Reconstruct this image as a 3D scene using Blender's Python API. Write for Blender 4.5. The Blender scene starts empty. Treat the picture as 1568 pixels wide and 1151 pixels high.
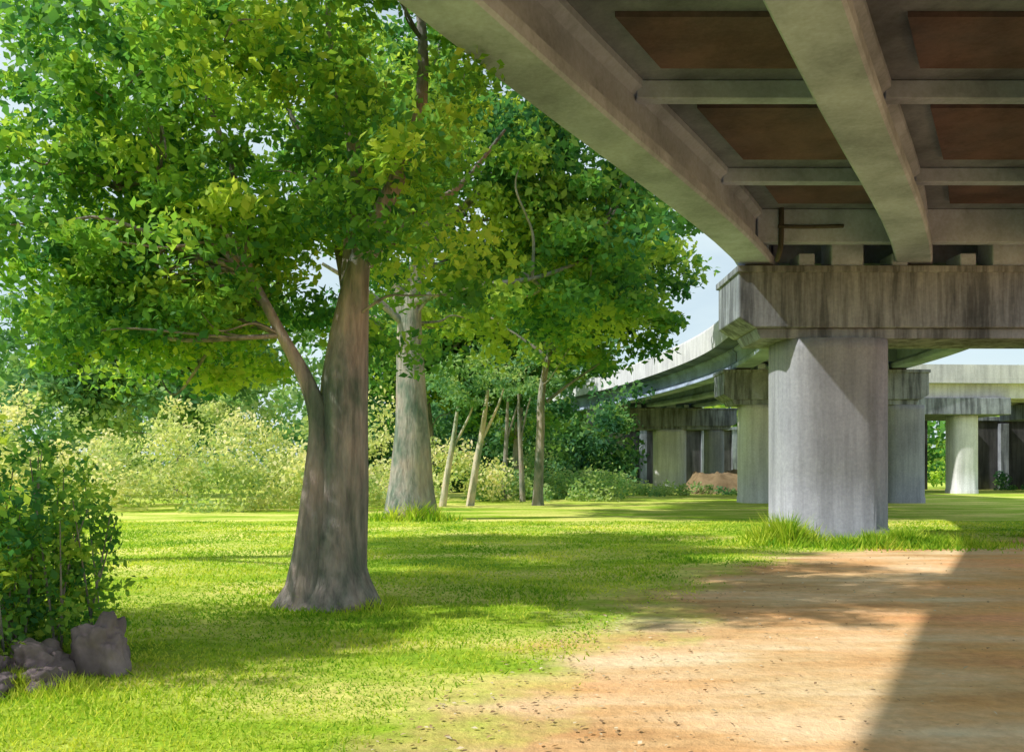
import bpy, bmesh, math, numpy as np
from mathutils import Vector
from mathutils import noise as mn
rng = np.random.default_rng(7)
scene = bpy.context.scene
COL = scene.collection

# ---------------------------------------------------------------- helpers
def link(ob, parent=None):
    COL.objects.link(ob)
    if parent is not None: ob.parent = parent
    return ob
def empty(name):
    e = bpy.data.objects.new(name, None); COL.objects.link(e); return e
def mesh_np(name, V, F, mat=None, parent=None, smooth=False, tint=None):
    V = np.asarray(V, np.float32); F = np.asarray(F, np.int32)
    me = bpy.data.meshes.new(name)
    m, k = F.shape
    me.vertices.add(len(V)); me.vertices.foreach_set('co', V.ravel())
    me.loops.add(m*k); me.loops.foreach_set('vertex_index', F.ravel())
    me.polygons.add(m)
    me.polygons.foreach_set('loop_start', np.arange(0, m*k, k, dtype=np.int32))
    me.polygons.foreach_set('loop_total', np.full(m, k, np.int32))
    if smooth: me.polygons.foreach_set('use_smooth', np.ones(m, bool))
    if tint is not None:
        a = me.attributes.new('tint', 'FLOAT', 'FACE')
        a.data.foreach_set('value', np.asarray(tint, np.float32))
    me.update(calc_edges=True); me.validate()
    if mat: me.materials.append(mat)
    ob = bpy.data.objects.new(name, me)
    return link(ob, parent)
def mesh_py(name, V, F, mat, parent=None, bevel=0, smooth=False):
    me = bpy.data.meshes.new(name); me.from_pydata([tuple(v) for v in V], [], [tuple(f) for f in F])
    bm = bmesh.new(); bm.from_mesh(me); bmesh.ops.recalc_face_normals(bm, faces=bm.faces); bm.to_mesh(me); bm.free()
    if smooth:
        for p in me.polygons: p.use_smooth = True
    me.materials.append(mat)
    ob = bpy.data.objects.new(name, me); link(ob, parent)
    if bevel:
        b = ob.modifiers.new('bevel', 'BEVEL'); b.width = bevel; b.segments = 2; b.limit_method = 'ANGLE'
    return ob
def prism_xz(name, prof, y0, y1, mat, parent, bevel=0.03):
    n = len(prof)
    V = [(x, y0, z) for x, z in prof] + [(x, y1, z) for x, z in prof]
    F = [tuple(range(n)), tuple(range(2*n-1, n-1, -1))] + [(i, (i+1) % n, n+(i+1) % n, n+i) for i in range(n)]
    return mesh_py(name, V, F, mat, parent, bevel)
def box(name, x0, x1, y0, y1, z0, z1, mat, parent, bevel=0.02):
    return prism_xz(name, [(x0, z0), (x1, z0), (x1, z1), (x0, z1)], y0, y1, mat, parent, bevel)

def tube(path, radii, sides=12, wob=0.0):
    P = np.asarray(path, float); n = len(P)
    t = np.arange(n); ts = np.linspace(0, n-1, (n-1)*5+1)
    T = np.gradient(P, axis=0)
    out = []
    for s in ts:
        i = min(int(s), n-2); u = s-i
        h = [2*u**3-3*u**2+1, u**3-2*u**2+u, -2*u**3+3*u**2, u**3-u**2]
        out.append(h[0]*P[i]+h[1]*T[i]+h[2]*P[i+1]+h[3]*T[i+1])
    Q = np.array(out); R = np.interp(ts, t, radii)
    D = np.gradient(Q, axis=0); D /= np.linalg.norm(D, axis=1)[:, None]+1e-9
    ref = np.array([0.13, 1, 0.21]); ref /= np.linalg.norm(ref)
    V = []
    ph = rng.uniform(0, 6.28, 3)
    for i, (q, r, d) in enumerate(zip(Q, R, D)):
        a = np.cross(d, ref); a /= np.linalg.norm(a); b = np.cross(d, a)
        for k in range(sides):
            an = 2*math.pi*k/sides
            rr = r*(1+wob*(math.sin(3*an+ph[0]+i*.12)+.6*math.sin(5*an+ph[1]-i*.1)+.4*math.sin(2*an+i*.5+ph[2])))
            V.append(q+rr*(a*math.cos(an)+b*math.sin(an)))
    F = []
    for i in range(len(Q)-1):
        for k in range(sides):
            F.append((i*sides+k, i*sides+(k+1) % sides, (i+1)*sides+(k+1) % sides, (i+1)*sides+k))
    return np.array(V), np.array(F)
def join_parts(parts):
    Vs, Fs, o = [], [], 0
    for v, f in parts:
        Vs.append(v); Fs.append(f+o); o += len(v)
    return np.vstack(Vs), np.vstack(Fs)

def leaves(name, C, size, tint, mat, parent=None, upb=0.6, aspect=0.6):
    N = len(C); size = np.broadcast_to(size, (N,))*rng.uniform(.55, 1.35, N)
    n = rng.normal(size=(N, 3)); n[:, 2] += upb; n /= np.linalg.norm(n, axis=1)[:, None]
    r = rng.normal(size=(N, 3)); t = np.cross(n, r); t /= np.linalg.norm(t, axis=1)[:, None]+1e-9
    b = np.cross(n, t)
    L = t*size[:, None]*.5; W = b*size[:, None]*.5*aspect
    V = np.stack([C+L, C+W+n*size[:, None]*.08+L*.1, C-L, C-W+n*size[:, None]*.08+L*.1], 1).reshape(-1, 3)
    F = np.arange(4*N).reshape(N, 4)
    return mesh_np(name, V, F, mat, parent, tint=tint)

def crown_clumps(c, r, n, lumps=5, shell=0.45, zmin=None, seed=0):
    g = np.random.default_rng(seed)
    d = g.normal(size=(n*3, 3)); d /= np.linalg.norm(d, axis=1)[:, None]
    rad = (shell+(1-shell)*g.uniform(0, 1, n*3))
    ld = g.normal(size=(lumps*3, 3)); ld /= np.linalg.norm(ld, axis=1)[:, None]
    bump = 0.72+0.34*np.clip((d@ld.T).max(1)*2.6-1.6, -.2, 1)
    P = np.array(c)+d*np.array(r)*(rad*bump)[:, None]
    if zmin is not None: P = P[P[:, 2] > zmin]
    return P[:n]
def clump_leaves(P, cr, nl, flat=.6, tb=0.0):
    n = len(P)
    cr = np.broadcast_to(cr, (n,))*rng.uniform(.55, 1.35, n)
    ct = rng.normal(.45+tb, .22, n)
    o = rng.normal(size=(n, nl, 3)); o /= (np.linalg.norm(o, axis=2)[..., None]+1e-6)
    o *= (rng.uniform(0, 1, (n, nl))**.5)[..., None]
    o[..., 2] *= flat
    C = P[:, None, :]+o*cr[:, None, None]
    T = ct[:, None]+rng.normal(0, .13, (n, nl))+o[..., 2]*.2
    return C.reshape(-1, 3), np.clip(T.ravel(), 0, 1)

# ---------------------------------------------------------------- materials
def newmat(name):
    m = bpy.data.materials.new(name); m.use_nodes = True
    nt = m.node_tree; nt.nodes.clear()
    return m, nt
def N(nt, t, **kw):
    n = nt.nodes.new(t)
    for k, v in kw.items(): setattr(n, k, v)
    return n
def ramp(nt, stops, interp='LINEAR'):
    r = nt.nodes.new('ShaderNodeValToRGB'); r.color_ramp.interpolation = interp
    e = r.color_ramp.elements
    while len(e) > 1: e.remove(e[-1])
    e[0].position = stops[0][0]; e[0].color = (*stops[0][1], 1)
    for p, c in stops[1:]:
        x = e.new(p); x.color = (*c, 1)
    return r
def mix(nt, fac, a, b, blend='MIX'):
    m = nt.nodes.new('ShaderNodeMix'); m.data_type = 'RGBA'; m.blend_type = blend
    for s, v in ((0, fac), (6, a), (7, b)):
        if hasattr(v, 'links'): nt.links.new(v, m.inputs[s])
        else: m.inputs[s].default_value = v if s == 0 else (*v, 1)
    return m.outputs[2]
def noise(nt, scale, detail=5, rough=.55, vec=None, stretch=None):
    n = N(nt, 'ShaderNodeTexNoise'); n.inputs['Scale'].default_value = scale
    n.inputs['Detail'].default_value = detail; n.inputs['Roughness'].default_value = rough
    tc = N(nt, 'ShaderNodeTexCoord')
    src = tc.outputs['Object']
    if stretch:
        mp = N(nt, 'ShaderNodeMapping'); mp.inputs['Scale'].default_value = stretch
        nt.links.new(src, mp.inputs[0]); src = mp.outputs[0]
    nt.links.new(src, n.inputs['Vector'])
    return n.outputs['Fac']
def finish(nt, col, rough=.85, bump=None, bs=.3, bd=.02, spec=.2):
    p = N(nt, 'ShaderNodeBsdfPrincipled'); o = N(nt, 'ShaderNodeOutputMaterial')
    if hasattr(col, 'links'): nt.links.new(col, p.inputs['Base Color'])
    else: p.inputs['Base Color'].default_value = (*col, 1)
    p.inputs['Roughness'].default_value = rough
    p.inputs['Specular IOR Level'].default_value = spec
    if bump is not None:
        b = N(nt, 'ShaderNodeBump'); b.inputs['Strength'].default_value = bs; b.inputs['Distance'].default_value = bd
        nt.links.new(bump, b.inputs['Height']); nt.links.new(b.outputs[0], p.inputs['Normal'])
    nt.links.new(p.outputs[0], o.inputs[0])
    return p
def concrete(name, base, dark, stain=.5, streak=(2.2, 2.2, .22)):
    m, nt = newmat(name)
    n1 = noise(nt, .7, 6, .6); r1 = ramp(nt, [(.3, dark), (.62, base)]); nt.links.new(n1, r1.inputs[0])
    n2 = noise(nt, 1.3, 5, .65, stretch=streak)
    r2 = ramp(nt, [(.42, (1, 1, 1)), (.62, (1-stain,)*3)]); nt.links.new(n2, r2.inputs[0])
    c = mix(nt, 1.0, r1.outputs[0], r2.outputs[0], 'MULTIPLY')
    n3 = noise(nt, 14, 6, .7)
    r3 = ramp(nt, [(.3, (.82,)*3), (.7, (1.08,)*3)]); nt.links.new(n3, r3.inputs[0])
    c = mix(nt, 1.0, c, r3.outputs[0], 'MULTIPLY')
    finish(nt, c, .9, n3, .35, .015)
    return m
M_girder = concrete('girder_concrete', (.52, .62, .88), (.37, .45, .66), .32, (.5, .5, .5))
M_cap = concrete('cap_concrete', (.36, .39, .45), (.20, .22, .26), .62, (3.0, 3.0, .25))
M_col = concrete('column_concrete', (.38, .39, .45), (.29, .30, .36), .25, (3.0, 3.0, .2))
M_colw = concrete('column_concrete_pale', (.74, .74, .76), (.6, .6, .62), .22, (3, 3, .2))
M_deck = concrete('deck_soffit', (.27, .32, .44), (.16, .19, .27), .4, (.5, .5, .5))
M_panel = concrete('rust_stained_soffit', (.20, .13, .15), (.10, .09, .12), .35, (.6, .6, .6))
M_par = concrete('parapet_concrete', (.72, .72, .76), (.58, .58, .63), .22)
M_pipe = concrete('drain_pipe_metal', (.12, .115, .11), (.07, .07, .07), .3)
M_wall = concrete('bridge_shade_dark', (.12, .115, .125), (.06, .06, .065), .5)  # near-black colour stands in for shade behind the bridge openings

def leafmat(name, dark, mid, light, trans=.45, nscale=.5, amp=1.1):
    m, nt = newmat(name)
    at = N(nt, 'ShaderNodeAttribute', attribute_name='tint')
    nz = noise(nt, nscale, 3, .5)
    ma = N(nt, 'ShaderNodeMath', operation='MULTIPLY_ADD'); nt.links.new(nz, ma.inputs[0]); ma.inputs[1].default_value = amp; ma.inputs[2].default_value = -amp/2
    ad = N(nt, 'ShaderNodeMath', operation='ADD'); nt.links.new(ma.outputs[0], ad.inputs[0]); nt.links.new(at.outputs['Fac'], ad.inputs[1])
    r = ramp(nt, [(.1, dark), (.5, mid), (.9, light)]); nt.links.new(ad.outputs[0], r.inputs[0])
    p = N(nt, 'ShaderNodeBsdfPrincipled'); p.inputs['Roughness'].default_value = .65; p.inputs['Specular IOR Level'].default_value = .15
    t = N(nt, 'ShaderNodeBsdfTranslucent'); mx = N(nt, 'ShaderNodeMixShader'); mx.inputs[0].default_value = trans
    g = mix(nt, 1.0, r.outputs[0], (1.2, 1.25, .7), 'MULTIPLY')
    nt.links.new(r.outputs[0], p.inputs['Base Color']); nt.links.new(g, t.inputs[0])
    nt.links.new(p.outputs[0], mx.inputs[1]); nt.links.new(t.outputs[0], mx.inputs[2])
    o = N(nt, 'ShaderNodeOutputMaterial'); nt.links.new(mx.outputs[0], o.inputs[0])
    return m
M_leaf = leafmat('tree_leaves', (.07, .22, .08), (.23, .45, .08), (.58, .70, .12), trans=.5)
M_leaf2 = leafmat('tree_leaves_deep', (.05, .17, .07), (.15, .34, .08), (.46, .58, .10), trans=.5, nscale=.3)
M_leafd = leafmat('distant_leaves', (.12, .27, .15), (.24, .42, .17), (.52, .62, .28), nscale=.12)
M_hedge = leafmat('hedge_leaves', (.34, .46, .18), (.66, .68, .32), (.90, .80, .55), nscale=.3)
M_under = leafmat('undergrowth_leaves', (.04, .13, .07), (.10, .25, .09), (.25, .42, .12), nscale=.3)
M_grass = leafmat('grass_blades', (.14, .32, .02), (.38, .54, .04), (.76, .76, .13), trans=.4, nscale=.5, amp=2.0)

def bark(name, a, b):
    m, nt = newmat(name)
    n1 = noise(nt, 3, 8, .65, stretch=(3, 3, .5)); r = ramp(nt, [(.3, b), (.65, a)]); nt.links.new(n1, r.inputs[0])
    n2 = noise(nt, 1.3, 4, .6, stretch=(1.6, 1.6, .8)); r2 = ramp(nt, [(.36, (.42, .58, .52)), (.5, (.95, .95, .95)), (.64, (1.25, 1.1, 1.05))]); nt.links.new(n2, r2.inputs[0])
    c = mix(nt, 1.0, r.outputs[0], r2.outputs[0], 'MULTIPLY')
    finish(nt, c, .9, n1, 1.0, .08); return m
M_bark = bark('bark_brown', (.48, .41, .39), (.17, .15, .15))
M_bark2 = bark('bark_grey', (.40, .38, .34), (.2, .185, .165))
M_birch = bark('bark_pale', (.7, .64, .5), (.45, .4, .32))

# ---------------------------------------------------------------- ground
BY = [0, 5, 6.5, 8.5, 11.7, 14, 16.5, 18.5, 20.5, 22]
BX = [-2.2, -.35, .1, 1.0, 2.3, 3.6, 5.6, 9.3, 13, 280]
def dirt_x(y): return np.interp(y, BY, BX)
M_ground, nt = newmat('ground_grass_and_dirt')
tc = N(nt, 'ShaderNodeTexCoord'); sp = N(nt, 'ShaderNodeSeparateXYZ'); nt.links.new(tc.outputs['Object'], sp.inputs[0])
nb = noise(nt, .8, 7, .62)
mr = N(nt, 'ShaderNodeMapRange'); mr.inputs['From Min'].default_value = 0; mr.inputs['From Max'].default_value = 22; nt.links.new(sp.outputs[1], mr.inputs[0])
cr = ramp(nt, [(y/22, ((x+5)/300,)*3) for y, x in zip(BY, BX)]); nt.links.new(mr.outputs[0], cr.inputs[0])
m1 = N(nt, 'ShaderNodeMath', operation='MULTIPLY_ADD'); nt.links.new(cr.outputs[0], m1.inputs[0]); m1.inputs[1].default_value = 300; m1.inputs[2].default_value = -5
s1 = N(nt, 'ShaderNodeMath', operation='SUBTRACT'); nt.links.new(sp.outputs[0], s1.inputs[0]); nt.links.new(m1.outputs[0], s1.inputs[1])
m2 = N(nt, 'ShaderNodeMath', operation='MULTIPLY_ADD'); nt.links.new(nb, m2.inputs[0]); m2.inputs[1].default_value = 4.2; m2.inputs[2].default_value = -2.1
s2 = N(nt, 'ShaderNodeMath', operation='ADD'); nt.links.new(s1.outputs[0], s2.inputs[0]); nt.links.new(m2.outputs[0], s2.inputs[1])
m3 = N(nt, 'ShaderNodeMapRange'); m3.inputs['From Min'].default_value = -.7; m3.inputs['From Max'].default_value = .5; nt.links.new(s2.outputs[0], m3.inputs[0])
mask = m3.outputs[0]
ng = noise(nt, .45, 7, .65, stretch=(.5, 1.3, 1)); rg = ramp(nt, [(.3, (.15, .33, .03)), (.44, (.34, .50, .035)), (.6, (.74, .70, .20))]); nt.links.new(ng, rg.inputs[0])
ng2 = noise(nt, 9, 6, .7); rg2 = ramp(nt, [(.3, (.68,)*3), (.7, (1.2,)*3)]); nt.links.new(ng2, rg2.inputs[0])
gcol = mix(nt, 1.0, rg.outputs[0], rg2.outputs[0], 'MULTIPLY')
nd = noise(nt, .7, 8, .62, stretch=(.5, 1.5, 1)); rd = ramp(nt, [(.3, (.46, .29, .14)), (.46, (.72, .53, .29)), (.62, (.88, .73, .50))]); nt.links.new(nd, rd.inputs[0])
nr = noise(nt, .4, 5, .6, stretch=(.5, 1.5, 1))
rr_ = ramp(nt, [(.38, (1, 1, 1)), (.6, (1, .74, .58))]); nt.links.new(nr, rr_.inputs[0])
dcol = mix(nt, 1.0, rd.outputs[0], rr_.outputs[0], 'MULTIPLY')
e1 = N(nt, 'ShaderNodeMapRange'); e1.inputs['From Min'].default_value = 2.6; e1.inputs['From Max'].default_value = 5.0; nt.links.new(s2.outputs[0], e1.inputs[0])
er = ramp(nt, [(.35, (.62, .33, .12)), (.5, (.82, .42, .14)), (.63, (.92, .44, .24))]); nt.links.new(nr, er.inputs[0])  # worn redder dirt, its colour also lifted to lighten the bridge shade
dcol = mix(nt, e1.outputs[0], dcol, er.outputs[0])
dg = mix(nt, 1.0, dcol, rg2.outputs[0], 'MULTIPLY')
dcol = mix(nt, .6, dcol, dg)
gc = mix(nt, mask, gcol, dcol)
finish(nt, gc, .95, ng2, .7, .05, .1)
xs = np.concatenate([[-2500, -600, -150], np.linspace(-60, 80, 71), [150, 600, 2500]])
ys = np.concatenate([[-2500, -600, -100], np.linspace(-20, 110, 66), [200, 700, 2500]])
V = np.array([(x, y, 0) for y in ys for x in xs]); nx = len(xs)
F = np.array([(j*nx+i, j*nx+i+1, (j+1)*nx+i+1, (j+1)*nx+i) for j in range(len(ys)-1) for i in range(nx-1)])
mesh_np('ground', V, F, M_ground)

def grass(name, n, y0, y1, h, mat, seed=1):
    g = np.random.default_rng(seed)
    y = y0+(y1-y0)*g.uniform(0, 1, n)**1.6
    x = g.uniform(-1, 1, n)*(y*.62+1)+.5
    ph = np.sin(x*1.7+y*.9)*.5+np.sin(x*3.9-y*2.3)*.35+g.normal(0, .35, n)
    ok = (x < dirt_x(y)+ph*.8-.55)
    x, y = x[ok], y[ok]; m = len(x)
    hh = h*g.uniform(.3, 1.3, m)*(1+.5*np.sin(x*2.1+1)*np.sin(y*1.3))
    a = g.uniform(0, 6.28, m); w = .002+.0009*y
    lean = g.normal(0, .6, (m, 2))*hh[:, None]
    A = np.stack([x-np.cos(a)*w, y-np.sin(a)*w, np.zeros(m)], 1)
    B = np.stack([x+np.cos(a)*w, y+np.sin(a)*w, np.zeros(m)], 1)
    Cc = np.stack([x+lean[:, 0], y+lean[:, 1], hh], 1)
    V = np.stack([A, B, Cc], 1).reshape(-1, 3)
    t = np.clip(g.normal(.5, .18, m), 0, 1)
    return mesh_np(name, V, np.arange(3*m).reshape(m, 3), mat, tint=t)
grass('grass', 180000, 3.8, 26, .036, M_grass)

# ---------------------------------------------------------------- overpass
PY = np.array([-40, -20, 0, 10, 18.8, 28, 39, 52, 65, 80, 100, 125.])
PX = np.array([-27.9, -16.8, -5.74, -.19, 4.7, 8.3, 9.9, 9.0, 6.3, 1.3, -8, -24.])
TG = np.gradient(PX, PY)
def edge(y):
    i = int(np.clip(np.searchsorted(PY, y)-1, 0, len(PY)-2)); H = PY[i+1]-PY[i]; u = (y-PY[i])/H
    return (2*u**3-3*u**2+1)*PX[i]+(u**3-2*u**2+u)*H*TG[i]+(-2*u**3+3*u**2)*PX[i+1]+(u**3-u**2)*H*TG[i+1]
def sweep(name, prof, y0, y1, mat, parent, step=1.2, bevel=0):
    n = max(2, int((y1-y0)/step)+1); Y = np.linspace(y0, y1, n); k = len(prof)
    V = [(edge(y)+u, y, z) for y in Y for u, z in prof]
    F = [(j*k+i, j*k+(i+1) % k, (j+1)*k+(i+1) % k, (j+1)*k+i) for j in range(n-1) for i in range(k)]
    F += [tuple(range(k)), tuple((n-1)*k+i for i in reversed(range(k)))]
    return mesh_py(name, V, F, mat, parent, bevel)
def girder_prof(u, w=.8, z0=6.0, h=1.0):
    c = u+w/2
    return [(c-w/2, z0+.04), (c-w/2+.04, z0), (c+w/2-.04, z0), (c+w/2, z0+.04), (c+w/2, z0+.2*h), (c+.16, z0+.38*h), (c+.16, z0+.8*h), (c+.3, z0+.9*h), (c+.3, z0+h),
            (c-.3, z0+h), (c-.3, z0+.9*h), (c-.16, z0+.8*h), (c-.16, z0+.38*h), (c-w/2, z0+.2*h)]
ov = empty('highway_overpass')
BENTS = [-9.0, 19.9, 40.0, 65.5, 81.0, 100.0]
GU = [0, 3.47, 6.94]
spans = [(-40, -9)]+list(zip(BENTS[:-1], BENTS[1:]))+[(100, 124)]
for si, (a, b) in enumerate(spans):
    for gi, u in enumerate(GU):
        sweep(f'girder_{si}_{gi}', girder_prof(u), a+.12, b-.12, M_girder, ov)
    Ys = np.linspace(a+.55, b-.75, 6)
    if si == 1: Ys = np.array([-8.4, -3.0, 2.4, 7.6, 12.4, 16.0, 18.55])
    if a < 90:
        for gi in range(2):
            u0 = GU[gi]+.56; u1 = GU[gi+1]+.24
            for di, y in enumerate(Ys):
                zb = 6.3 if di in (0, len(Ys)-1) else 6.74
                x = edge(y)
                box(f'diaphragm_{si}_{gi}_{di}', x+u0, x+u1, y-.11, y+.11, zb, 6.995, M_girder, ov, .015)
                if di < len(Ys)-1:
                    y2 = Ys[di+1]; m_ = (y2-y)
                    if m_ > 2:
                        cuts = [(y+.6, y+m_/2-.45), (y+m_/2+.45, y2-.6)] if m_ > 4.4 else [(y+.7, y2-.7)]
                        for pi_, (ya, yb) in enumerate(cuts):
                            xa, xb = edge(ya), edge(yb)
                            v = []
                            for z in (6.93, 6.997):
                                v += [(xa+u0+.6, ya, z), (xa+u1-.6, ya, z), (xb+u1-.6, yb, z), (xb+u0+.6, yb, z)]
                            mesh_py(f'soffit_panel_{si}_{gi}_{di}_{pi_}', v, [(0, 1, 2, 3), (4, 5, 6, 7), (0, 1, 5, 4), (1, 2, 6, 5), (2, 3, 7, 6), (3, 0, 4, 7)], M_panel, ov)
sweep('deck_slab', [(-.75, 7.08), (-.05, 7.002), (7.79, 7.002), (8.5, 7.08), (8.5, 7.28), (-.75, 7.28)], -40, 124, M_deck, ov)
for nm, u in (('parapet_left', -.75), ('parapet_right', 8.15)):
    sweep(nm, [(u-.03, 7.0), (u+.38, 7.284), (u+.38, 7.4), (u+.22, 7.6), (u+.2, 8.1), (u, 8.1), (u-.03, 8.0)], -40, 124, M_par, ov)
def column(name, cx, cy, wx, wy, z1, mat, parent, p=3.2, sides=48):
    V = []; zs = [-.3, 0.25, 0.27, 1.5, 3, z1-.25, z1]
    for z in zs:
        s = 1+ (.03 if z < .26 else 0)
        for k in range(sides):
            t = 2*math.pi*k/sides; c, s_ = math.cos(t), math.sin(t)
            V.append((cx+s*wx/2*math.copysign(abs(c)**(2/p), c), cy+s*wy/2*math.copysign(abs(s_)**(2/p), s_), z))
    F = [(j*sides+k, j*sides+(k+1) % sides, (j+1)*sides+(k+1) % sides, (j+1)*sides+k) for j in range(len(zs)-1) for k in range(sides)]
    F += [tuple((len(zs)-1)*sides+k for k in range(sides))]
    ob = mesh_py(name, V, F, mat, parent)
    for pl in ob.data.polygons: pl.use_smooth = len(pl.vertices) == 4
    return ob
cols = {19.9: [(7.1, 2.4, 2.1, M_col), (13.15, 2.4, 2.1, M_col)], 40.0: [(11.25, 1.9, 1.7, M_colw), (17.6, 1.9, 1.7, M_col)],
        65.5: [(11.7, 2.4, 1.7, M_colw), (7.6, 1.2, 1.5, M_col), (15.0, 1.4, 1.5, M_col)], 81.0: [(3.2, 1.6, 1.6, M_colw), (8.0, 1.6, 1.6, M_colw)],
        -9.0: [(-8.3, 2.2, 2, M_col), (-3.2, 2.2, 2, M_col)], 100.0: [(-6, 2, 2, M_col), (-1.2, 2, 2, M_col)]}
for bi, y in enumerate(BENTS):
    x = edge(y); xl = x-.55; xr = x+8.55
    if bi == 1: xl = 4.88
    if bi == 3: xr = x+10.3
    dy = .95
    prof = [(xl, 5.92), (xl, 4.82), (xl+.35, 4.6), (xr-.35, 4.6), (xr, 4.82), (xr, 5.92)]
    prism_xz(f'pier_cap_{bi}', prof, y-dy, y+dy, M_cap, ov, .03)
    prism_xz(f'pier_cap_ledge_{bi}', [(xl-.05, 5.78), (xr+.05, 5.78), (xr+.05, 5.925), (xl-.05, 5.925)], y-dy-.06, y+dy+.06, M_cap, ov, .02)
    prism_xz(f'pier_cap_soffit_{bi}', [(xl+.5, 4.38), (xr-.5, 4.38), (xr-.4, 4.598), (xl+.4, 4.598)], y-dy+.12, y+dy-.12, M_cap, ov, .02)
    for ci, (cx, wx, wy, mt) in enumerate(cols[y]):
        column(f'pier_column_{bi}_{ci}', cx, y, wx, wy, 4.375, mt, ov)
    for gi, u in enumerate(GU):
        for s in (-1, 1):
            xx = edge(y+s*.55)
            box(f'bearing_{bi}_{gi}_{s}', xx+u+.1, xx+u+.7, y+s*.55-.22, y+s*.55+.22, 5.927, 5.998, M_pipe, ov, .01)
        if gi < 2:
            box(f'pedestal_{bi}_{gi}', edge(y)+u+1.65, edge(y)+u+2.35, y-.95, y-.3, 5.927, 6.6, M_girder, ov, .03)
            for q in (.95, 2.95):
                box(f'cap_block_{bi}_{gi}_{q}', edge(y)+u+q, edge(y)+u+q+.35, y-.95, y-.3, 5.927, 6.2, M_girder, ov, .03)
pv, pf = tube([(5.62, 18.4, 7.0), (5.62, 18.4, 6.6), (5.62, 18.45, 6.2), (5.62, 18.7, 5.98)], [.055]*4, 10)
mesh_np('drain_pipe', pv, pf, M_pipe, ov, True)
pv, pf = tube([(5.55, 18.38, 6.62), (6.1, 18.36, 6.6), (6.9, 18.36, 6.62)], [.04]*3, 8)
mesh_np('drain_branch', pv, pf, M_pipe, ov, True)

rp = empty('highway_overpass')
def ry(x): return 52+.06*(x-20)
def rsweep(name, prof, x0, x1, mat):
    n = 20; X = np.linspace(x0, x1, n); k = len(prof)
    V = [(x, ry(x)+u, z) for x in X for u, z in prof]
    F = [(j*k+i, j*k+(i+1) % k, (j+1)*k+(i+1) % k, (j+1)*k+i) for j in range(n-1) for i in range(k)]
    F += [tuple(range(k)), tuple((n-1)*k+i for i in reversed(range(k)))]
    mesh_py(name, V, F, mat, rp)
for i, u in enumerate((.6, 3.4, 6.2)):
    rsweep(f'girder_{i}', [(u, 5.75), (u+.6, 5.75), (u+.6, 6.6), (u, 6.6)], 18.6, 90, M_par)
rsweep('deck_slab', [(0, 6.604), (8, 6.604), (8, 6.85), (0, 6.85)], 18.6, 90, M_par)
rsweep('parapet_front', [(0, 6.854), (.25, 6.854), (.25, 7.7), (0, 7.7)], 18.6, 90, M_par)
rsweep('parapet_rear', [(7.75, 6.854), (8, 6.854), (8, 7.7), (7.75, 7.7)], 18.6, 90, M_par)
for i, x in enumerate((25.4, 38, 52, 66, 80)):
    y = ry(x)
    box(f'pier_cap_{i}', x-4.4, x+4.4, y+.3, y+7.7, 4.75, 5.745, M_cap, rp, .03)
    column(f'pier_column_{i}_0', x+2.1, y+1.6, 1.6, 1.6, 4.747, M_colw, rp)
    column(f'pier_column_{i}_1', x-3.2, y+1.6, 1.3, 1.6, 4.747, M_col, rp)
    column(f'pier_column_{i}_2', x-.6, y+6.6, 1.3, 1.4, 4.747, M_col, rp)

# dark walls added as shade below the ramp, gap where greenery shows
rw = empty('bridge_shade_wall')
for i, (xa, xb) in enumerate(((19.5, 29.7), (32.0, 70))):
    box(f'wall_{i}', xa, xb, 63, 63.6, -.2, 4.9, M_wall, rw)
    box(f'coping_{i}', xa-.1, xb+.1, 62.85, 63.75, 4.905, 5.2, M_cap, rw)
    k = 0; x = xa
    while x < xb-.7:
        box(f'pilaster_{i}_{k}', x, x+.6, 62.6, 62.995, -.2, 4.7, M_cap, rw); x += 2.7; k += 1
rw = empty('bridge_shade_wall')  # invented dark wall, fills the far openings with painted shade
box('wall', 9, 24, 86, 86.6, -.2, 5.2, M_wall, rw)
for i in range(5):
    box(f'pilaster_{i}', 9.4+i*3, 10.1+i*3, 85.6, 85.995, -.2, 5.2, M_cap, rw)
box('coping', 8.8, 24.2, 85.5, 86.8, 5.205, 5.5, M_cap, rw)
M_dirt, nt = newmat('berm_earth'); n1 = noise(nt, 2, 6, .6); r = ramp(nt, [(.3, (.16, .11, .06)), (.7, (.30, .22, .13))]); nt.links.new(n1, r.inputs[0]); finish(nt, r.outputs[0], .95, n1, .5, .1)
V = []; nxx = 40; njj = 13
for j in range(njj):
    for i in range(nxx):
        x = 10.5+7*i/(nxx-1); v_ = j/(njj-1)
        h = 1.35*math.sin(math.pi*v_)**.6*min(1, (i)/5, (nxx-1-i)/5)*(1+.35*mn.noise(Vector((x*.9, v_*3, 0)))+.15*mn.noise(Vector((x*3, v_*9, 0))))
        V.append((x, 52+5*v_, h-.03))
F = [(j*nxx+i, j*nxx+i+1, (j+1)*nxx+i+1, (j+1)*nxx+i) for j in range(njj-1) for i in range(nxx-1)]
mesh_np('earth_berm', V, F, M_dirt, None, True)

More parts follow.
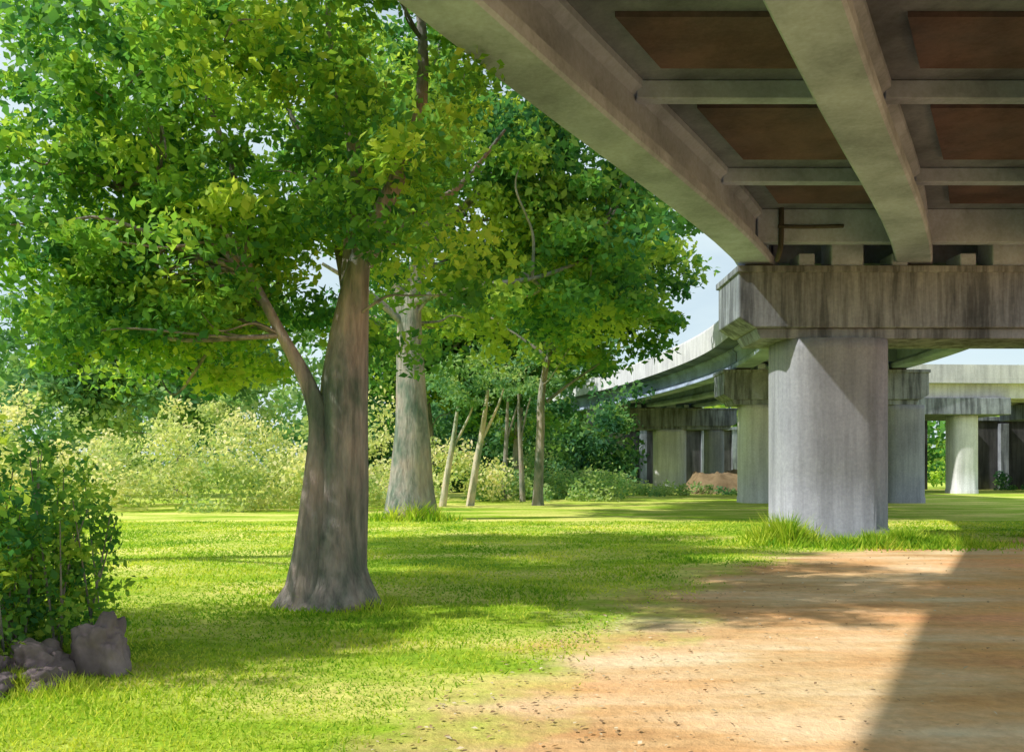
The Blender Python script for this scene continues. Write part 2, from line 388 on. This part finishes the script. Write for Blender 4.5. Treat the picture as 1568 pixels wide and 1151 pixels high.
# ---------------------------------------------------------------- trees
def tree(name, limbs, clumps, cr, nl, lsize, lmat, bmat, twig_r=.03, ntwig=50, seed=3, tb=0.0, flat=.6, sides=14):
    e = empty(name); g = np.random.default_rng(seed)
    parts = [tube(p, r, sides if i == 0 else 9, .07 if i == 0 else .04) for i, (p, r) in enumerate(limbs)]
    nodes = np.array([q for p, r in limbs for q in p[max(2, len(p)//3):]])
    idx = g.choice(len(clumps), min(ntwig, len(clumps)), replace=False)
    for i in idx:
        c = clumps[i]; d = np.linalg.norm(nodes-c, axis=1)+np.where(nodes[:, 2] > c[2]+.3, 3, 0)
        q = nodes[np.argmin(d)]; L = np.linalg.norm(c-q)
        mid1 = q+(c-q)*.35+g.normal(0, .09*L, 3)+np.array([0, 0, .06*L]); mid2 = q+(c-q)*.7+g.normal(0, .07*L, 3)
        r0 = twig_r*(.6+.22*L/cr)
        parts.append(tube([q, mid1, mid2, c], [r0, r0*.7, r0*.45, r0*.2], 5))
    V, F = join_parts(parts)
    mesh_np('trunk_and_branches', V, F, bmat, e, True)
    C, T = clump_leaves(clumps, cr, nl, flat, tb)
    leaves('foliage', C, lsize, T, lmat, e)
    return e
Y1 = 10.3
limbs = [([(-2.1, Y1, -.15), (-2.1, Y1, .1), (-2.08, Y1, .45), (-2.04, Y1, 1.0), (-2.0, Y1, 1.8), (-1.97, Y1, 2.6), (-1.90, Y1+.02, 3.3), (-1.76, Y1, 4.1), (-1.42, Y1-.1, 4.75), (-1.12, Y1, 5.5), (-1.05, Y1+.1, 6.6), (-1.2, Y1, 7.8)],
          [.74, .56, .42, .345, .30, .27, .2, .12, .1, .085, .06, .03]),
         ([(-2.32, Y1-.12, -.1), (-2.29, Y1-.14, .6), (-2.24, Y1-.14, 1.4), (-2.22, Y1-.14, 2.1), (-2.36, Y1-.2, 2.6), (-2.62, Y1-.25, 3.1), (-3.0, Y1-.2, 3.8), (-3.5, Y1, 4.6), (-4.1, Y1, 4.95), (-4.7, Y1+.2, 4.9)],
          [.38, .25, .18, .13, .09, .065, .05, .035, .03, .02]),
         ([(-1.93, Y1, 2.9), (-1.93, Y1+.2, 3.8), (-1.9, Y1+.3, 5.4), (-2.15, Y1+.2, 6.3), (-2.15, Y1, 7.6)], [.15, .11, .08, .05, .03]),
         ([(-1.9, Y1+.1, 3.0), (-2.15, Y1+1.0, 4.1), (-2.6, Y1+1.7, 5.4), (-3.2, Y1+1.9, 6.8)], [.1, .08, .06, .03]),
         ([(-1.75, Y1, 4.0), (-1.3, Y1+1, 4.8), (-.7, Y1+1.6, 5.4), (-.1, Y1+2, 6.3)], [.08, .06, .04, .02]),
         ([(-3.0, Y1-.2, 3.8), (-3.1, Y1-.4, 4.8), (-3.5, Y1-.3, 6.0), (-3.5, Y1, 7.2)], [.045, .035, .03, .02])]
c1 = crown_clumps((-3.1, 10.7, 5.55), (3.25, 3.4, 3.5), 300, 7, .35, 2.6, 11)
c1 = np.vstack([c1, crown_clumps((-4.2, 11, 3.5), (1.9, 2.0, 1.1), 60, 4, .2, 2.5, 12), crown_clumps((-5.1, 10.9, 5.2), (1.5, 2, 2.7), 65, 4, .2, 2.6, 13),
                crown_clumps((-5.3, 11, 3.7), (1.3, 1.6, 1.1), 34, 4, .2, 2.5, 14)])
free = (np.abs(c1[:, 0]+1.9) < .8) & (c1[:, 2] < 3.9) & (c1[:, 1] < 11.2)
c1 = c1[~free]
c1 = np.vstack([c1, [(-2.95, 9.5, 3.55), (-3.2, 9.4, 3.9), (-2.75, 9.3, 4.1), (-3.4, 9.6, 3.3), (-1.9, 9.2, 4.2), (-1.5, 9.3, 4.0), (-2.4, 9.3, 4.3), (-3.0, 9.3, 4.4)]])
tree('offscreen_shade_tree', limbs, c1, .48, 150, .12, M_leaf, M_bark, .018, 60, 3, .07)

Y2 = 27.
limbs = [([(-3.08, Y2, -.2), (-3.08, Y2, .3), (-3.07, Y2, 1.2), (-3.04, Y2, 2.9), (-3.08, Y2, 4.6), (-3.12, Y2, 6.0), (-3.0, Y2, 7.2), (-2.6, Y2, 9), (-2.5, Y2, 12), (-2.2, Y2, 15)],
          [1.1, .82, .62, .5, .42, .36, .3, .22, .14, .06]),
         ([(-3.1, Y2, 5.6), (-3.5, Y2, 7.0), (-4.0, Y2-.2, 8.2), (-4.0, Y2, 10.5), (-4.6, Y2, 13)], [.28, .22, .18, .12, .05]),
         ([(-3.0, Y2-.2, 6.6), (-1.7, Y2-.8, 6.9), (.6, Y2-.8, 7.2), (2.4, Y2, 8)], [.14, .10, .07, .04]),
         ([(-2.8, Y2, 8), (-1.4, Y2+1, 10), (.4, Y2+1.5, 11.5), (2.2, Y2+1, 13)], [.17, .12, .09, .04]),
         ([(-3.1, Y2, 5.8), (-4.4, Y2-.5, 6.9), (-5.6, Y2-1, 7.6)], [.13, .09, .05])]
c2 = np.vstack([crown_clumps((-1.5, 28, 11.2), (6.2, 5, 6.6), 200, 6, .3, 5.6, 21), crown_clumps((2.3, 28, 9.6), (3.8, 4, 4), 75, 5, .3, 5.6, 22)])
free = (np.abs(c2[:, 0]+3.0) < 1.9) & (c2[:, 2] < 8.8) & (c2[:, 1] < 28.5)
c2 = c2[~free]
tree('offscreen_shade_tree', limbs, c2, 1.1, 170, .28, M_leaf2, M_bark2, .05, 50, 5, .12)

def simple_tree(name, x, y, h, cc, cr_, n, r0, seed, lmat=M_leaf2, bm=M_bark2, ls=.34, clr=1.2, zmin=2, nl=130, tb=0.):
    g = np.random.default_rng(seed)
    dx = cc[0]-x
    limbs = [([(x, y, -.2), (x, y, .5), (x+.1, y, h*.25), (x+g.normal(0, .2)+dx*.15, y, h*.42), (x+dx*.5, y, h*.7), (x+dx, y, h*.95)], [r0*1.5, r0*1.1, r0*.9, r0*.7, r0*.4, r0*.1])]
    for k in range(4):
        a = g.uniform(0, 6.28); z0 = h*g.uniform(.35, .6); L = cr_[0]*.6; xx = x+dx*.2
        limbs.append(([(xx, y, z0), (xx+math.cos(a)*L*.4, y+math.sin(a)*L*.4, z0+L*.3), (xx+math.cos(a)*L, y+math.sin(a)*L, z0+L*.7)], [r0*.4, r0*.28, r0*.1]))
    cl = crown_clumps(cc, cr_, n, 5, .3, zmin, seed)
    return tree(name, limbs, cl, clr, nl, ls, lmat, bm, r0*.12, 25, seed, tb)
simple_tree('offscreen_shade_tree', 1.1, 37, 12, (2.9, 36, 9.3), (4.5, 4, 4.3), 130, .2, 31, zmin=5.4, tb=.08)
simple_tree('offscreen_shade_tree', .2, 46, 12, (.2, 46, 7.8), (5, 4, 5), 140, .25, 32, zmin=2.6)
simple_tree('offscreen_shade_tree', -18, 48, 13, (-20, 48, 8.2), (10, 4, 5.4), 220, .3, 33, lmat=M_leafd, zmin=3.0, ls=.42, clr=1.5)
simple_tree('offscreen_shade_tree', -4.5, 46, 13, (-4.8, 46, 8), (5.5, 4, 5.4), 140, .35, 34, zmin=3.4)
simple_tree('offscreen_shade_tree', -9.2, 6.6, 8.5, (-9.2, 6.8, 5.6), (2.7, 2.3, 2.6), 100, .25, 35, lmat=M_leaf, bm=M_bark, ls=.14, clr=.6, zmin=2.6)
simple_tree('offscreen_shade_tree', -12.8, 13.5, 18, (-12.8, 13.8, 14.2), (3.8, 4.4, 4.6), 100, .4, 36, lmat=M_leaf, bm=M_bark, ls=.26, clr=.9, zmin=8)  # out-of-view tree added to cast dappled shade on the middle lawn

for i, (x0, x1, y, h, r) in enumerate([(-2.85, -2.2, 36, 4.2, .13), (-1.75, -1.0, 36.5, 4.8, .15), (.5, .3, 41, 5, .12), (-.4, -.2, 43, 5.2, .12)]):
    e = empty('sapling')
    m_ = M_birch if i < 2 else M_bark2
    parts = [tube([(x0, y, -.1), (x0+(x1-x0)*.3, y, h*.3), (x0+(x1-x0)*.7, y, h*.65), (x1, y, h)], [r*1.2, r, r*.8, r*.4], 8)]
    parts.append(tube([(x0+(x1-x0)*.6, y, h*.55), (x1+.4, y, h*.85), (x1+.7, y, h*1.05)], [r*.5, r*.35, r*.15], 6))
    V, F = join_parts(parts); mesh_np('trunk', V, F, m_, e, True)
    P = np.array([(x1+rng.normal(0, .8), y+rng.normal(0, .7), h+rng.uniform(-.2, 1.6)) for _ in range(14)])
    C, T = clump_leaves(P, .6, 70); leaves('foliage', C, .2, T, M_leafd, e)

def bank(name, n, xr, yr, zfun, clr, nl, ls, mat, seed, tb=0., flat=.75):
    g = np.random.default_rng(seed)
    x = g.uniform(*xr, n); y = g.uniform(*yr, n); z = zfun(x, g)*g.uniform(0.02, 1, n)
    C, T = clump_leaves(np.stack([x, y, z], 1), clr, nl, flat, tb)
    C[:, 2] = np.abs(C[:, 2])
    return leaves(name, C, ls, T, mat)
bank('hedge', 230, (-25, -4.8), (31, 38), lambda x, g: 3.1+.8*np.sin(x*.9)+.4*np.sin(x*2.3), .9, 120, .19, M_hedge, 41, .0)
bank('shrubs', 80, (-2, 5.5), (41, 50), lambda x, g: 1.6+.6*np.sin(x*1.3), .8, 110, .2, M_leafd, 42, .25)
bank('shrubs', 46, (-8, 0), (38, 44), lambda x, g: 2.4+.6*np.sin(x*1.3), .9, 110, .2, M_hedge, 48, .0)
bank('shrubs', 26, (4.5, 10), (48, 52), lambda x, g: .6+.3*np.sin(x*1.3), .6, 100, .18, M_leafd, 47, .25)
bank('shrubs', 22, (10.5, 17), (50.5, 52.5), lambda x, g: .35+.2*np.sin(x*1.3), .4, 80, .15, M_leafd, 50, .2)
bank('undergrowth', 230, (-14, 8), (54, 60), lambda x, g: 5.5+np.sin(x*1.1), 1.3, 90, .4, M_under, 49)
bank('distant_trees', 420, (-75, 9), (62, 82), lambda x, g: 10+2*np.sin(x*.21)+1.3*np.sin(x*.63+1), 2.2, 120, .6, M_leafd, 43)
bank('distant_trees', 400, (5, 120), (104, 130), lambda x, g: 10.5+1.5*np.sin(x*.2)+1.3*np.sin(x*.5), 3.0, 100, 1.0, M_leaf2, 44, .0)
bank('distant_trees', 160, (-140, -30), (20, 60), lambda x, g: 9+2*np.sin(x*.2), 2.6, 80, .9, M_leafd, 45)
bank('shrubs', 46, (28, 38), (66, 72), lambda x, g: 2.8+.5*np.sin(x*1.3), .9, 100, .25, M_leaf, 46)
bank('shrubs', 30, (20, 40), (61, 62.3), lambda x, g: .7+.5*np.sin(x*1.7), .5, 90, .2, M_under, 56)

def weeds(name, n, cx, cy, rx, ry_, h, mat, seed, w=.012):
    g = np.random.default_rng(seed)
    a = g.uniform(0, 6.28, n); r = np.abs(g.normal(0, .5, n))
    x = cx+np.cos(a)*r*rx; y = cy+np.sin(a)*r*ry_
    tuft = .45+.75*np.abs(np.sin(x*5.1+seed)*np.sin(y*4.3+x*2))
    hh = h*g.uniform(.25, 1.2, n)*np.clip(1-.55*r, .15, 1)*tuft; L = g.normal(0, .5, (n, 2))*hh[:, None]; b = g.uniform(0, 6.28, n)
    V = np.stack([np.stack([x-np.cos(b)*w, y-np.sin(b)*w, 0*x], 1), np.stack([x+np.cos(b)*w, y+np.sin(b)*w, 0*x], 1), np.stack([x+L[:, 0], y+L[:, 1], hh], 1)], 1).reshape(-1, 3)
    return mesh_np(name, V, np.arange(3*n).reshape(n, 3), mat, tint=np.clip(g.normal(.5, .2, n), 0, 1))
weeds('weeds', 4500, 5.7, 18.5, .9, .8, .7, M_grass, 51, .018)
weeds('weeds', 8500, 7.8, 17.9, 2.7, 1.0, .34, M_grass, 52, .018)
weeds('weeds', 3000, -2.0, 10.1, .95, .7, .2, M_grass, 53, .01)
weeds('weeds', 2600, -3.0, 26.4, 1.5, .8, .6, M_grass, 54, .03)

e = empty('bush'); P = []; parts = []
g = np.random.default_rng(61)
for k in range(46):
    bx, by = -4.05+np.clip(g.normal(0, .3), -.7, .42), 7.3+g.normal(0, .3); h = g.uniform(.8, 1.95)
    tx, ty = min(bx+g.normal(0, .25), -3.55), by+g.normal(0, .25)
    parts.append(tube([(bx, by, 0), ((bx+tx)/2, (by+ty)/2, h*.5), (tx, ty, h)], [.013, .009, .004], 5))
    for s in np.linspace(.12, 1, 7): P.append((bx+(tx-bx)*s+g.normal(0, .1), by+(ty-by)*s+g.normal(0, .08), h*s))
V, F = join_parts(parts); mesh_np('stems', V, F, M_bark, e, True)
C, T = clump_leaves(np.array(P), .19, 34, .8, -.02); leaves('foliage', C, .075, T, M_leaf, e)

M_rock = concrete('boulder_stone', (.46, .35, .38), (.17, .13, .16), .4, (1, 1, 1))
def boulder(cx, cy, sx, sy, sz, seed):
    bm = bmesh.new(); bmesh.ops.create_icosphere(bm, subdivisions=5, radius=1)
    for v in bm.verts:
        c = Vector((math.copysign(abs(v.co.x)**.8, v.co.x), math.copysign(abs(v.co.y)**.8, v.co.y), math.copysign(abs(v.co.z)**.85, v.co.z)))
        d = .9+.45*mn.noise(v.co*1.1+Vector((seed*3.1, 0, 0)))+.25*mn.noise(v.co*2.4+Vector((seed, 2, 0)))+.08*mn.noise(v.co*7)+.025*mn.noise(v.co*22)
        v.co = Vector((cx+c.x*d*sx, cy+c.y*d*sy, sz*.35+c.z*d*sz))
    me = bpy.data.meshes.new('boulder'); bm.to_mesh(me); bm.free(); me.materials.append(M_rock)
    for p in me.polygons: p.use_smooth = True
    link(bpy.data.objects.new('boulder', me))
boulder(-3.2, 6.9, .22, .2, .33, 1); boulder(-3.56, 6.65, .22, .22, .22, 2); boulder(-3.9, 6.4, .25, .22, .28, 3); boulder(-3.36, 6.35, .15, .14, .12, 4)
boulder(-3.66, 6.2, .17, .14, .12, 7)
weeds('weeds', 3500, -3.5, 6.3, .7, .45, .17, M_grass, 55, .006)

g = np.random.default_rng(71); n = 1500
y = 4.3+15*g.uniform(0, 1, n)**1.4; x = dirt_x(y)+g.exponential(1.6, n)-.5
M_lit, nt = newmat('leaf_litter')
at = N(nt, 'ShaderNodeAttribute', attribute_name='tint'); r = ramp(nt, [(0, (.2, .12, .07)), (.5, (.42, .28, .14)), (1, (.75, .66, .48))]); nt.links.new(at.outputs['Fac'], r.inputs[0]); finish(nt, r.outputs[0])
leaves('leaf_litter', np.stack([x, y, np.full(n, .015)], 1), .04, g.uniform(0, 1, n), M_lit, upb=5)

# ---------------------------------------------------------------- light, sky, camera
d = Vector((.95, .25, -1.0)).normalized()
sun = bpy.data.lights.new('sun', 'SUN'); sun.energy = 4.9; sun.angle = math.radians(1.0); sun.color = (1, .96, .87)
so = bpy.data.objects.new('sun', sun); link(so); so.rotation_euler = d.to_track_quat('-Z', 'Y').to_euler()
w = bpy.data.worlds.new('World'); scene.world = w; w.use_nodes = True
nt = w.node_tree; bg = nt.nodes['Background']
sky = nt.nodes.new('ShaderNodeTexSky'); sky.sky_type = 'NISHITA'; sky.sun_disc = False
sky.sun_elevation = math.asin(-d.z); sky.sun_rotation = math.atan2(-d.x, -d.y); sky.air_density = 1.0; sky.dust_density = 1.0; sky.ozone_density = 1.0
tcw = nt.nodes.new('ShaderNodeTexCoord'); mpw = nt.nodes.new('ShaderNodeMapping'); mpw.inputs['Scale'].default_value = (1, 1, 2.6)
nt.links.new(tcw.outputs['Generated'], mpw.inputs[0])
nw = nt.nodes.new('ShaderNodeTexNoise'); nw.inputs['Scale'].default_value = 2.6; nw.inputs['Detail'].default_value = 8; nw.inputs['Roughness'].default_value = .55
nt.links.new(mpw.outputs[0], nw.inputs['Vector'])
cw = ramp(nt, [(.34, (.45,)*3), (.58, (.92,)*3)]); nt.links.new(nw.outputs['Fac'], cw.inputs[0])
skyc = mix(nt, cw.outputs[0], sky.outputs[0], (5.2, 6.2, 6.5))
nt.links.new(skyc, bg.inputs[0]); bg.inputs[1].default_value = .15
scene.view_settings.view_transform = 'Standard'; scene.view_settings.look = 'None'; scene.view_settings.exposure = 0
cam = bpy.data.cameras.new('camera'); co = bpy.data.objects.new('camera', cam); link(co)
co.location = (0, 0, 1.6); co.rotation_euler = (math.radians(90), 0, 0)
cam.sensor_width = 36; cam.lens = 36*1350/1568; cam.shift_y = .089; cam.clip_end = 6000; cam.clip_start = .05
scene.camera = co
